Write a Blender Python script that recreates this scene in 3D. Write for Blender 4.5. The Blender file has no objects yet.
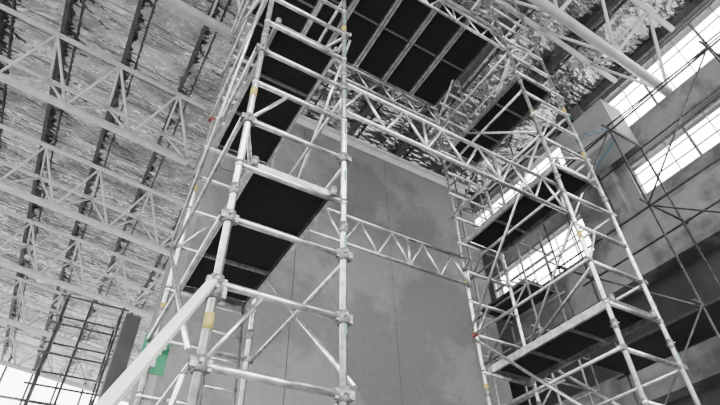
import bpy, math, random
from mathutils import Vector, Matrix
random.seed(7)
S=bpy.context.scene
# ---------------------------------------------------------------- materials
def mat(name, base, metal=0.0, rough=0.5, noise=None, bump=0.0, bscale=20, spec=None):
    m=bpy.data.materials.new(name); m.use_nodes=True
    nt=m.node_tree; b=nt.nodes['Principled BSDF']
    b.inputs['Base Color'].default_value=(*base,1); b.inputs['Metallic'].default_value=metal
    b.inputs['Roughness'].default_value=rough
    tc=nt.nodes.new('ShaderNodeTexCoord')
    if noise:
        n=nt.nodes.new('ShaderNodeTexNoise'); n.inputs['Scale'].default_value=noise[0]; n.inputs['Detail'].default_value=6
        nt.links.new(tc.outputs['Object'],n.inputs['Vector'])
        r=nt.nodes.new('ShaderNodeValToRGB'); r.color_ramp.elements[0].position=0.35; r.color_ramp.elements[1].position=0.65
        r.color_ramp.elements[0].color=(*noise[1],1); r.color_ramp.elements[1].color=(*base,1)
        nt.links.new(n.outputs['Fac'],r.inputs['Fac']); nt.links.new(r.outputs['Color'],b.inputs['Base Color'])
    if bump:
        n2=nt.nodes.new('ShaderNodeTexNoise'); n2.inputs['Scale'].default_value=bscale; n2.inputs['Detail'].default_value=4
        nt.links.new(tc.outputs['Object'],n2.inputs['Vector'])
        bp=nt.nodes.new('ShaderNodeBump'); bp.inputs['Strength'].default_value=bump; bp.inputs['Distance'].default_value=0.02
        nt.links.new(n2.outputs['Fac'],bp.inputs['Height']); nt.links.new(bp.outputs['Normal'],b.inputs['Normal'])
    return m
ALU=mat('aluminium_tube',(.86,.86,.85),.95,.29,(14,(.46,.46,.45)))
ALUD=mat('cast_coupler',(.34,.34,.33),.7,.5,(40,(.16,.16,.16)))
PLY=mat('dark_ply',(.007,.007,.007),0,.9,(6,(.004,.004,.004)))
WHT=mat('white_painted_steel',(.76,.76,.75),.0,.45,(5,(.60,.60,.59)))
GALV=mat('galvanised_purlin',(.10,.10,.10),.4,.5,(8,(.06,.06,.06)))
DKST=mat('dark_scaffold_tube',(.11,.11,.11),.5,.5,(12,(.05,.05,.05)))
MIDST=mat('steel_scaffold_tube',(.34,.34,.34),.6,.45,(12,(.18,.18,.18)))
GREEN=mat('green_sign_face',(.01,.22,.10),0,.5,(9,(.01,.18,.08)))
YEL=mat('yellow_tape',(.46,.38,.10),0,.5,(30,(.36,.30,.07)))
TEAL=mat('teal_tape',(.10,.30,.23),0,.5,(30,(.08,.22,.17)))
RED=mat('red_clip',(.28,.06,.045),0,.5,(30,(.20,.04,.03)))
PAPER=mat('white_print',(.8,.8,.8),0,.6,(30,(.75,.75,.75)))
FLOOR=mat('concrete_floor',(.17,.17,.168),0,.8,(.6,(.11,.11,.11)),.3,8)
DARKW=mat('dark_concrete_and_shade',(.05,.05,.05),0,.85,(1.5,(.025,.025,.025)),.3,10)  # wall joints and boards, plus shade painted on the right wall
COLM=mat('column_concrete',(.10,.10,.10),0,.85,(1.5,(.06,.06,.06)),.3,10)
BOARD=mat('plasterboard',(.33,.335,.34),0,.7,(2,(.26,.265,.27)))
BLUE=mat('blue_mark',(.12,.30,.42),0,.6,(20,(.1,.25,.36)))

def concrete(name,c1,c2,c3):
    m=bpy.data.materials.new(name); m.use_nodes=True; nt=m.node_tree; b=nt.nodes['Principled BSDF']; L=nt.links.new
    b.inputs['Roughness'].default_value=.8
    tc=nt.nodes.new('ShaderNodeTexCoord'); 
    n=nt.nodes.new('ShaderNodeTexNoise'); n.inputs['Scale'].default_value=.45; n.inputs['Detail'].default_value=9; n.inputs['Roughness'].default_value=.62
    L(tc.outputs['Object'],n.inputs['Vector'])
    r=nt.nodes.new('ShaderNodeValToRGB'); e=r.color_ramp.elements
    e[0].position=.46; e[0].color=(*c1,1); e[1].position=.54; e[1].color=(*c3,1)
    k=e.new(.5); k.color=(*c2,1)
    L(n.outputs['Fac'],r.inputs['Fac'])
    n2=nt.nodes.new('ShaderNodeTexNoise'); n2.inputs['Scale'].default_value=9; n2.inputs['Detail'].default_value=5
    L(tc.outputs['Object'],n2.inputs['Vector'])
    mx=nt.nodes.new('ShaderNodeMix'); mx.data_type='RGBA'; mx.blend_type='OVERLAY'; mx.inputs['Factor'].default_value=.2
    L(r.outputs['Color'],mx.inputs[6]); L(n2.outputs['Fac'],mx.inputs[7]); L(mx.outputs[2],b.inputs['Base Color'])
    bp=nt.nodes.new('ShaderNodeBump'); bp.inputs['Strength'].default_value=.15; bp.inputs['Distance'].default_value=.02
    L(n2.outputs['Fac'],bp.inputs['Height']); L(bp.outputs['Normal'],b.inputs['Normal'])
    return m
CONC=concrete('rendered_concrete',(.145,.145,.145),(.18,.18,.18),(.215,.215,.212))
CONCR=concrete('cast_concrete',(.10,.10,.10),(.16,.16,.158),(.24,.24,.235))

def foil():
    m=bpy.data.materials.new('foil_insulation'); m.use_nodes=True; nt=m.node_tree; b=nt.nodes['Principled BSDF']; L=nt.links.new
    b.inputs['Metallic'].default_value=1.0; b.inputs['Roughness'].default_value=.17
    tc=nt.nodes.new('ShaderNodeTexCoord')
    mp=nt.nodes.new('ShaderNodeMapping'); mp.inputs['Scale'].default_value=(.7,1.7,1); L(tc.outputs['Object'],mp.inputs['Vector'])
    n=nt.nodes.new('ShaderNodeTexNoise'); n.inputs['Scale'].default_value=1.0; n.inputs['Detail'].default_value=4; n.inputs['Roughness'].default_value=.5; n.inputs['Distortion'].default_value=.4
    L(mp.outputs['Vector'],n.inputs['Vector'])
    mixv=nt.nodes.new('ShaderNodeMix'); mixv.data_type='RGBA'; mixv.inputs['Factor'].default_value=.3
    L(mp.outputs['Vector'],mixv.inputs[6]); L(n.outputs['Color'],mixv.inputs[7])
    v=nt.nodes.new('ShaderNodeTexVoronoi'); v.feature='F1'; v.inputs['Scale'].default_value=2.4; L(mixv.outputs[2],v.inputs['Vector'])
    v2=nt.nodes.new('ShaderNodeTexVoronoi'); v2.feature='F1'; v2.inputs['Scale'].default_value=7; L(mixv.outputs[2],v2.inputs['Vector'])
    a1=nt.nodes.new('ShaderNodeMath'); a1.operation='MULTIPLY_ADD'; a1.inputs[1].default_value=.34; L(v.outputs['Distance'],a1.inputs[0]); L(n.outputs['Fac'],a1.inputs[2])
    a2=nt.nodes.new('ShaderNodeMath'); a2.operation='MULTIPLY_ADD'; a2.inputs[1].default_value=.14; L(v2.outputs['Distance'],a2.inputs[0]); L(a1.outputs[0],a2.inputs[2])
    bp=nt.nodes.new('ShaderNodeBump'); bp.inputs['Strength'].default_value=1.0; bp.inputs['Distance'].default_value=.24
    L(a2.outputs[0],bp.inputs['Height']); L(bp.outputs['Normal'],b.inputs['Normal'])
    # lapped foil rolls: each roll is slightly duller or brighter, with a dark lap seam
    sp=nt.nodes.new('ShaderNodeSeparateXYZ'); L(tc.outputs['Object'],sp.inputs[0])
    dv=nt.nodes.new('ShaderNodeMath'); dv.operation='DIVIDE'; dv.inputs[1].default_value=1.3; L(sp.outputs['Y'],dv.inputs[0])
    fl=nt.nodes.new('ShaderNodeMath'); fl.operation='FLOOR'; L(dv.outputs[0],fl.inputs[0])
    wn=nt.nodes.new('ShaderNodeTexWhiteNoise'); wn.noise_dimensions='1D'; L(fl.outputs[0],wn.inputs['W'])
    fr=nt.nodes.new('ShaderNodeMath'); fr.operation='FRACT'; L(dv.outputs[0],fr.inputs[0])
    sm=nt.nodes.new('ShaderNodeMath'); sm.operation='GREATER_THAN'; sm.inputs[1].default_value=.04; L(fr.outputs[0],sm.inputs[0])
    r=nt.nodes.new('ShaderNodeValToRGB'); e=r.color_ramp.elements; e[0].position=.36;e[0].color=(.36,.36,.358,1); e[1].position=.64;e[1].color=(.86,.86,.85,1)  # noise ramp paints bright glint patches into the foil colour
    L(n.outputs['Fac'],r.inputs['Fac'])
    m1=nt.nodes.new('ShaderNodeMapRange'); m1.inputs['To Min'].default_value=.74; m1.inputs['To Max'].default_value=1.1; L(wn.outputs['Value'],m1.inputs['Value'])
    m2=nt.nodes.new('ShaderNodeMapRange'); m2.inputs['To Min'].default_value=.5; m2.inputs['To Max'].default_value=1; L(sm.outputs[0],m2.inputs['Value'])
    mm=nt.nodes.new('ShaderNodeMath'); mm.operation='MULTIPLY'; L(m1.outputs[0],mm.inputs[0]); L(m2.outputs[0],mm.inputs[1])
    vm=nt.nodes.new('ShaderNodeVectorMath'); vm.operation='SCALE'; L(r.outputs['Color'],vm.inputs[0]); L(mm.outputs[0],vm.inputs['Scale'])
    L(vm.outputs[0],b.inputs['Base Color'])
    return m
FOIL=foil()

# ---------------------------------------------------------------- mesh builder
class MB:
    def __init__(s): s.v=[]; s.f=[]; s.m=[]; s.mats=[]; s.sm=[]
    def mi(s,m):
        if m not in s.mats: s.mats.append(m)
        return s.mats.index(m)
    def tube(s,a,b,r,m=None,n=8,r2=None):
        m=m or ALU; a=Vector(a); b=Vector(b); d=b-a
        if d.length<1e-5: return
        d.normalize(); u=d.orthogonal().normalized(); w=d.cross(u); k=len(s.v); r2=r if r2 is None else r2
        for p,rr in((a,r),(b,r2)):
            for i in range(n):
                t=2*math.pi*i/n; s.v.append(p+u*(rr*math.cos(t))+w*(rr*math.sin(t)))
        mi=s.mi(m)
        for i in range(n):
            j=(i+1)%n; s.f.append((k+i,k+j,k+n+j,k+n+i)); s.m.append(mi); s.sm.append(True)
        s.f.append(tuple(k+i for i in range(n))[::-1]); s.f.append(tuple(k+n+i for i in range(n))); s.m+= [mi,mi]; s.sm+=[False,False]
    def box(s,lo,hi,m):
        k=len(s.v); x0,y0,z0=lo; x1,y1,z1=hi
        s.v+= [Vector(p) for p in((x0,y0,z0),(x1,y0,z0),(x1,y1,z0),(x0,y1,z0),(x0,y0,z1),(x1,y0,z1),(x1,y1,z1),(x0,y1,z1))]
        mi=s.mi(m)
        for f in((0,3,2,1),(4,5,6,7),(0,1,5,4),(1,2,6,5),(2,3,7,6),(3,0,4,7)):
            s.f.append(tuple(k+i for i in f)); s.m.append(mi); s.sm.append(False)
    def bar(s,a,b,w,h,m,up=(0,0,1)):
        """rectangular section bar from a to b"""
        a=Vector(a); b=Vector(b); d=(b-a).normalized(); u=d.cross(Vector(up)).normalized(); t=u.cross(d)
        k=len(s.v)
        for p in(a,b):
            for (i,j) in((-1,-1),(1,-1),(1,1),(-1,1)): s.v.append(p+u*(w/2*i)+t*(h/2*j))
        mi=s.mi(m)
        for f in((0,1,2,3),(7,6,5,4),(0,4,5,1),(1,5,6,2),(2,6,7,3),(3,7,4,0)):
            s.f.append(tuple(k+i for i in f)); s.m.append(mi); s.sm.append(False)
    def obj(s,name,parent=None):
        me=bpy.data.meshes.new(name); me.from_pydata([tuple(p) for p in s.v],[],s.f); me.update()
        for m in s.mats: me.materials.append(m)
        me.polygons.foreach_set('material_index',s.m); me.polygons.foreach_set('use_smooth',s.sm)
        o=bpy.data.objects.new(name,me); S.collection.objects.link(o)
        if parent: o.parent=parent
        return o
def empty(name):
    o=bpy.data.objects.new(name,None); S.collection.objects.link(o); return o

# ---------------------------------------------------------------- aluminium tower
def deck(mb,x0,x1,y0,y1,z,cross=2):
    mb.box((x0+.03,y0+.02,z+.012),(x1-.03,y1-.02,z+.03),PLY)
    for x in(x0,x1-.035): mb.box((x,y0-.03,z-.05),(x+.035,y1+.03,z+.035),ALU)
    for y in(y0-.03,y1-.005): mb.box((x0+.03,y,z-.045),(x1-.03,y+.035,z+.03),ALU)
    for i in range(1,cross+1):
        y=y0+(y1-y0)*i/(cross+1); mb.box((x0+.03,y-.012,z-.02),(x1-.03,y+.012,z+.014),ALUD)
    for x in(x0+.018,x1-.018):
        for y in(y0-.045,y1+.045): mb.tube((x,y,z-.035),(x,y,z+.05),.03,ALUD)
def coupler(mb,p,s=1.0):
    x,y,z=p; mb.tube((x,y,z-.045*s),(x,y,z+.045*s),.042*s,ALUD,10)
    mb.box((x-.06*s,y-.018*s,z-.03*s),(x+.06*s,y+.018*s,z+.03*s),ALUD)
    mb.tube((x-.01,y-.07*s,z),(x-.01,y+.05*s,z),.012*s,ALUD)
def tower(name,x0,x1,y0,y1,ztop,decks,zr0=.3,seed=1):
    rnd=random.Random(seed)
    P=empty(name); R=.0255
    posts=MB(); rungs=MB(); br=MB(); cp=MB(); dk=MB(); tp=MB()
    for x in(x0,x1):
        for y in(y0,y1):
            posts.tube((x,y,.12),(x,y,ztop),R,ALU,12)
            posts.tube((x,y,.02),(x,y,.14),.06,ALUD,12); posts.tube((x,y,0),(x,y,.02),.09,ALUD,12)
            z=zr0+1.5+.25
            while z<ztop-.3:   # spigot joints
                cp.tube((x,y,z-.05),(x,y,z+.05),.031,ALUD,10); cp.tube((x,y-.05,z),(x,y+.05,z),.008,ALUD)
                z+=2.0
    for y in(y0,y1):
        z=zr0; i=0
        while z<ztop:
            rungs.tube((x0,y,z),(x1,y,z),.0235,ALU,10)
            for x in(x0,x1): cp.tube((x,y,z-.028),(x,y,z+.028),.029,ALU,10)
            if i%4==1:   # in-frame diagonal strut
                rungs.tube((x0,y,z),(x0+.3,y,z+.5),.016,ALU,8)
            z+=.5;i+=1
    for x,sg in((x0,-1),(x1,1)):
        xo=x+sg*.045
        z=zr0+.5;i=0
        while z<ztop-.3:
            br.tube((xo,y0,z),(xo,y1,z),.019,ALU,8)
            for y in(y0,y1): 
                cp.box((min(x,xo)-.015,y-.03,z-.025),(max(x,xo)+.015,y+.03,z+.025),rnd.choice([ALUD]*7+[RED]))
            z+=1.0
        z=zr0+.5;i=0
        while z<ztop-2.1:
            a,b=((y0,y1) if i%2 else (y1,y0))
            br.tube((xo+sg*.03,a,z+.06),(xo+sg*.03,b,z+1.94),.018,ALU,8)
            z+=2;i+=1
    z=zr0+.5
    while z<ztop-1:
        br.tube((x0,y0,z-.06),(x1,y1,z-.06),.018,ALU,8); z+=4
    for d in decks:
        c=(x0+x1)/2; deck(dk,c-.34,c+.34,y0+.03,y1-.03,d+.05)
    for (x,y,z,mm) in[(x0,y0,3.05,YEL),(x0,y0,5.15,YEL),(x0,y1,4.1,YEL),(x1,y0,6.9,YEL),(x0,y0,7.3,YEL),(x0,y0,6.05,YEL),(x0,y1,5.6,YEL),(x1,y0,7.9,YEL)]:
        tp.tube((x,y,z-.05),(x,y,z+.05),R+.002,mm,12)
    for k in range(9):   # scuffed teal paint stripe marks on the near corner post
        z=2.4+.62*k+rnd.uniform(0,.3); tp.box((x1-.008,y0-R-.003,z),(x1+.008,y0-R+.004,z+rnd.uniform(.05,.22)),TEAL)
    posts.obj('posts',P); rungs.obj('rungs',P); br.obj('braces',P); cp.obj('couplers',P); dk.obj('platforms',P); tp.obj('tape_marks',P)
    return P
Y0,Y1=2.60,4.45; XR=1.445
T1=tower('scaffold_tower',.60,XR,Y0,Y1,12.0,[4.3,6.3,8.3,9.5],seed=2)
T2=tower('scaffold_tower',4.43,5.28,Y0,Y1,12.0,[4.3,6.3,8.3],seed=5)
mb=MB()
for z in(2.8,3.3,3.8,4.8,5.8):
    for x in(.6,XR): coupler(mb,(x,Y0,z),1.0)
mb.obj('swivel_couplers',T1)
mb=MB()
a=Vector((.57,2.56,3.28)); b=Vector((-.74,.22,0.03))
mb.bar(a,b,.022,.055,WHT,(1,-.5,0)); 
mb.tube(b,b+Vector((0,0,-.03)),.07,ALUD,12); coupler(mb,(.6,2.6,3.24),1.1)
mb.tube((.6,2.6,1.2),a.lerp(b,.72),.018,ALU)
mb.obj('outrigger',T1)
mb=MB()
for x in(1.02,1.3):
    mb.tube((x,Y1-.12,4.3),(x,Y1-.75,.3),.018,ALU)
for i in range(15):
    t=(i+.5)/15; y=Y1-.12-.63*t; z=4.3-4*t; mb.tube((1.02,y,z),(1.3,y,z),.013,ALU)
mb.obj('ladder',T1)

# ---------------------------------------------------------------- bridge between towers
def lattice(mb,p0,p1,depth,n,r=.0235,m=None):
    p0=Vector(p0);p1=Vector(p1);D=Vector((0,0,depth))
    mb.tube(p0,p1,r,m,10); mb.tube(p0+D,p1+D,r,m,10)
    for i in range(n):
        a=p0.lerp(p1,i/n); c=p0.lerp(p1,(i+1)/n); h=p0.lerp(p1,(i+.5)/n)
        mb.tube(a,h+D,r*.6,m); mb.tube(h+D,c,r*.6,m)
        if i%2==0: mb.tube(a,a+D,r*.6,m)
    mb.tube(p1,p1+D,r*.62,m)
B=empty('scaffold_bridge')
mb=MB()
for y in(Y0+.05,Y1-.05): lattice(mb,(XR,y,5.52),(4.43,y,5.52),.45,6)
mb.obj('lattice_beams',B)
mb=MB()
for y in(Y0+.05,Y1-.05): lattice(mb,(XR,y,9.0),(4.43,y,9.0),.42,6)
mb.obj('upper_lattice_beams',B)
mb=MB(); w=(4.43-1.48)/5
for i in range(5): deck(mb,1.48+i*w+.01,1.48+(i+1)*w-.01,Y0+.03,Y1-.03,9.52,1)
mb.obj('deck_platforms',B)

# ---------------------------------------------------------------- building
def solid(name,lo,hi,m):
    b=MB(); b.box(lo,hi,m); return b.obj(name)
YB=29.0
solid('floor',(-24,-8,-.2),(12,YB+1,0),FLOOR)
def zroof(x): return 13.08-.12*x
mb=MB(); XE=9.32
mb.v=[Vector((-24,-8,zroof(-24))),Vector((XE,-8,zroof(XE))),Vector((XE,YB+1,zroof(XE))),Vector((-24,YB+1,zroof(-24)))]
mb.v+=[v+Vector((0,0,.15)) for v in mb.v[:4]]
for f in((0,3,2,1),(4,5,6,7),(0,1,5,4),(1,2,6,5),(2,3,7,6),(3,0,4,7)): mb.f.append(f); mb.m.append(0); mb.sm.append(False)
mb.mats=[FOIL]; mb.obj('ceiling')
P=empty('roof_purlins'); mb=MB(); x=-23
while x<9:
    z=zroof(x)-.13
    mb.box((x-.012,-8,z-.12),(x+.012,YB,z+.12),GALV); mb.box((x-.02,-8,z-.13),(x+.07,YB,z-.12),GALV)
    mb.tube((x+.3,-8,z+.06),(x+.3,YB,z+.06),.02,GALV,5)
    x+=1.45
mb.obj('purlins',P)
mb=MB(); y=-7
while y<YB:
    mb.tube((-24,y,zroof(-24)-.05),(8.9,y,zroof(8.9)-.05),.010,GALV,5); y+=1.5
mb.obj('sag_rods',P)
def truss(yc,x0=-23,x1=8.85,drop=1.35,half=.75,step=1.5):
    P=empty('roof_truss'); mb=MB()
    f=lambda x,y,d: Vector((x,y,zroof(x)-.32-d))
    for y in(yc-half,yc+half): mb.tube(f(x0,y,0),f(x1,y,0),.06,WHT,8)
    mb.tube(f(x0,yc,drop),f(x1,yc,drop),.10,WHT,10)
    n=int((x1-x0)/step); st=(x1-x0)/n
    for i in range(n):
        a=x0+i*st; h=a+st/2; c=a+st
        for y in(yc-half,yc+half):
            mb.tube(f(h,y,0),f(a,yc,drop),.033,WHT,6); mb.tube(f(h,y,0),f(c,yc,drop),.033,WHT,6)
        mb.tube(f(h,yc-half,0),f(h,yc+half,0),.028,WHT,6)
    mb.obj('tubes',P)
truss(2.2)
for y in(6.0,9.9): truss(y,x1=1.0)
for y in(13.8,17.7,21.6,25.5): truss(y)
for xc in(-9,):
    P=empty('longitudinal_truss'); mb=MB()
    z1=zroof(xc)-.35; z0=z1-1.2
    mb.tube((xc,-6,z1),(xc,YB-1,z1),.045,WHT); mb.tube((xc,-6,z0),(xc,YB-1,z0),.055,WHT)
    y=2.2-4.5*1.5
    while y<YB-2.5:
        mb.tube((xc,y,z0),(xc,y+1.125,z1),.03,WHT,6); mb.tube((xc,y+1.125,z1),(xc,y+2.25,z0),.03,WHT,6); y+=2.25
    mb.obj('tubes',P)

mb=MB(); mb.box((1.1,7.0,0),(7.6,9.2,10.7),CONC)
mb.obj('wall_main')
mb=MB()
for x in(2.9,): mb.box((x-.004,6.993,0),(x+.004,7.0,10.7),DARKW)
for x in(5.0,): mb.box((x-.002,6.997,0),(x+.002,7.0,10.7),DARKW)
mb.box((1.1,6.995,8.6),(7.6,7.0,8.61),DARKW)
mb.obj('trim_1')
P=empty('wall_head_beam'); mb=MB()
mb.bar((1.1,7.1,10.8),(7.6,7.1,10.8),.2,.05,WHT); mb.bar((1.1,7.1,10.95),(7.6,7.1,10.95),.03,.3,WHT); mb.bar((1.1,7.1,11.1),(7.6,7.1,11.1),.2,.05,WHT)
x=1.3
while x<7.5: mb.bar((x,7.1,10.8),(x,7.1,11.1),.18,.02,WHT,(0,1,0)); x+=.8
mb.obj('flanged_beam',P)
solid('wall_corner',(7.6,9.0,0),(9.3,9.2,11.9),CONCR)

def wall_cells(name,x0,x1,ys,zs,holes,m):
    mb=MB()
    for i in range(len(ys)-1):
        for j in range(len(zs)-1):
            yc=(ys[i]+ys[i+1])/2; zc=(zs[j]+zs[j+1])/2
            if any(h[0]<yc<h[1] and h[2]<zc<h[3] for h in holes): continue
            mb.box((x0,ys[i],zs[j]),(x1,ys[i+1],zs[j+1]),m)
    return mb.obj(name)
holes=[(5.1,8.1,8.0,9.4),(-1.5,3.7,8.7,9.6),(-1.5,3.9,10.45,11.75),(4.9,8.5,10.45,11.75)]
wall_cells('wall_right',9.0,9.3,[-8,-1.5,3.7,3.9,4.9,5.1,8.1,8.5,9.2],[0,8.0,8.7,9.4,9.6,10.45,11.75,11.98],holes,CONCR)
mb=MB()
mb.box((8.55,-8,6.9),(9.0,9.0,7.95),CONCR); mb.box((8.62,-8,4.9),(9.0,9.0,5.5),CONCR)
for y in(-1.9,3.95): mb.box((8.75,y,7.95),(9.0,y+.25,11.9),CONCR)
mb.obj('trim_2')
mb=MB(); mb.box((8.98,-8,5.5),(9.0-.001,9.0,6.9),DARKW); mb.box((8.98,-8,0),(8.999,9,4.9),DARKW); mb.obj('recess_shade')  # thin dark sheets paint the shade between and below the projecting bands
for n,(ya,yb,za,zb) in enumerate(holes,1):
    P=empty('window_%d'%n); mb=MB()
    for z in(za,zb-.05): mb.box((9.05,ya,z),(9.12,yb,z+.05),MIDST)
    k=int((yb-ya)/.42)
    for i in range(k+1):
        y=ya+(yb-ya)*i/k; w=.025 if i%3==0 else .008; mb.box((9.06,y-w,za),(9.11,y+w,zb),MIDST)
    for i in range(1,3):
        z=za+(zb-za)*i/3; mb.box((9.07,ya,z-.01),(9.1,yb,z+.01),MIDST)
    mb.obj('mullions',P)
P=empty('plasterboard_bulkhead'); mb=MB(); mb.box((8.1,3.15,9.65),(8.74,4.45,10.75),BOARD); mb.obj('box',P)
mb=MB()
for i in range(7):
    y=3.3+.18*i; z=9.8+.12*(i%4); mb.bar((8.09,y,z),(8.09,y+.12,z+.22),.012,.02,BLUE,(1,0,0))
    mb.bar((8.2+.06*i,3.3+.15*i,9.645),(8.3+.05*i,3.45+.15*i,9.645),.03,.006,BLUE)
mb.obj('chalk_marks',P)

def steelscaf(name,xs,ys,z0,z1,dz,m,r=.024,diag=True,boards=()):
    P=empty(name); mb=MB()
    for x in xs:
        for y in ys: mb.tube((x,y,0),(x,y,z1),r,m)
    z=z0
    i=0
    while z<z1:
        for x in xs: mb.tube((x,ys[0]-.2,z),(x,ys[-1]+.2,z),r,m)
        for y in ys: mb.tube((xs[0]-.2,y,z+.06),(xs[-1]+.15,y,z+.06),r,m)
        if diag:
            for x in xs[:1]:
                for a,b in zip(ys[:-1],ys[1:]):
                    if i%2: a,b=b,a
                    mb.tube((x-.04,a,z),(x-.04,b,min(z+dz,z1)),r*.8,m)
        z+=dz;i+=1
    mb.obj('tubes',P)
    if boards:
        mb=MB()
        for z in boards: mb.box((xs[0],ys[0],z),(xs[-1],ys[-1],z+.04),DARKW)
        mb.obj('boards',P)
steelscaf('steel_scaffolding',[7.4,8.3],[-1,1.0,3.0,5.0],1.5,9.2,1.9,DKST,.02,boards=(5.3,))
steelscaf('steel_scaffolding',[6.9,7.7],[5.4,6.7],1.2,11.2,.95,MIDST,.022,boards=(7.0,))
steelscaf('steel_scaffolding',[-.5,.1,.9],[14.2,15.4],1.2,9.3,.8,DKST,.028,boards=(6.0,))
solid('concrete_column',(.75,10.5,0),(1.05,10.9,7.2),COLM)

mb=MB(); mb.box((-24,YB,0),(12,YB+.4,6.0),CONCR); mb.obj('wall_back')
P=empty('window_5'); mb=MB(); x=-24
while x<12:
    mb.box((x-.05,YB+.1,6.0),(x+.05,YB+.3,zroof(x)),MIDST); x+=1.2
for z in(7.4,8.8,10.2,11.6): mb.box((-24,YB+.12,z-.04),(12,YB+.28,z+.04),MIDST)
mb.obj('mullions',P)

P=empty('safety_sign'); mb=MB(); yy=4.555; mb.box((.53,yy,3.54),(.76,yy+.01,3.88),GREEN)
mb.box((.56,yy-.005,3.77),(.73,yy,3.795),PAPER); mb.box((.56,yy-.005,3.72),(.70,yy,3.735),PAPER); mb.box((.61,yy-.005,3.60),(.67,yy,3.67),PAPER)
mb.tube((.6,yy+.02,3.5),(.6,yy+.02,3.95),.008,ALUD); mb.obj('panel',P)
for x,y in((7.0,3.6),(7.4,3.5)):
    P=empty('pendant_hook'); mb=MB(); zt=zroof(x)-.25
    mb.tube((x,y,zt-1.3),(x,y,zt),.012,DKST); mb.box((x-.09,y-.03,zt-1.12),(x+.09,y+.03,zt-1.06),DKST); mb.tube((x,y,zt-1.38),(x,y,zt-1.25),.04,DKST)
    mb.obj('rod',P)

# ---------------------------------------------------------------- overcast sky (brighter overhead)
W=bpy.data.worlds.new('overcast'); S.world=W; W.use_nodes=True; nt=W.node_tree
bg=nt.nodes['Background']; bg.inputs['Color'].default_value=(1,1,.995,1)
tc=nt.nodes.new('ShaderNodeTexCoord'); sx=nt.nodes.new('ShaderNodeSeparateXYZ'); mr=nt.nodes.new('ShaderNodeMapRange')
nt.links.new(tc.outputs['Generated'],sx.inputs[0]); nt.links.new(sx.outputs['Z'],mr.inputs['Value'])
mr.inputs['From Min'].default_value=0; mr.inputs['From Max'].default_value=.7; mr.inputs['To Min'].default_value=2.5; mr.inputs['To Max'].default_value=18
nt.links.new(mr.outputs['Result'],bg.inputs['Strength'])

# ---------------------------------------------------------------- camera
p=math.radians(42.3); phi=math.radians(1.53); al=math.radians(58.5)
h=Vector((math.cos(al),math.sin(al),0)); r=Vector((math.sin(al),-math.cos(al),0)); Zv=Vector((0,0,1))
F=h*math.cos(p)+Zv*math.sin(p); U=-h*math.sin(p)+Zv*math.cos(p)
R2=r*math.cos(phi)-U*math.sin(phi); U2=U*math.cos(phi)+r*math.sin(phi)
M=Matrix((R2,U2,-F)).transposed().to_4x4(); M.translation=Vector((0,0,1.6))
cam=bpy.data.cameras.new('camera'); co=bpy.data.objects.new('camera',cam); S.collection.objects.link(co)
co.matrix_world=M; cam.sensor_width=36; cam.lens=520/720*36; cam.clip_start=.05; cam.clip_end=200
S.camera=co
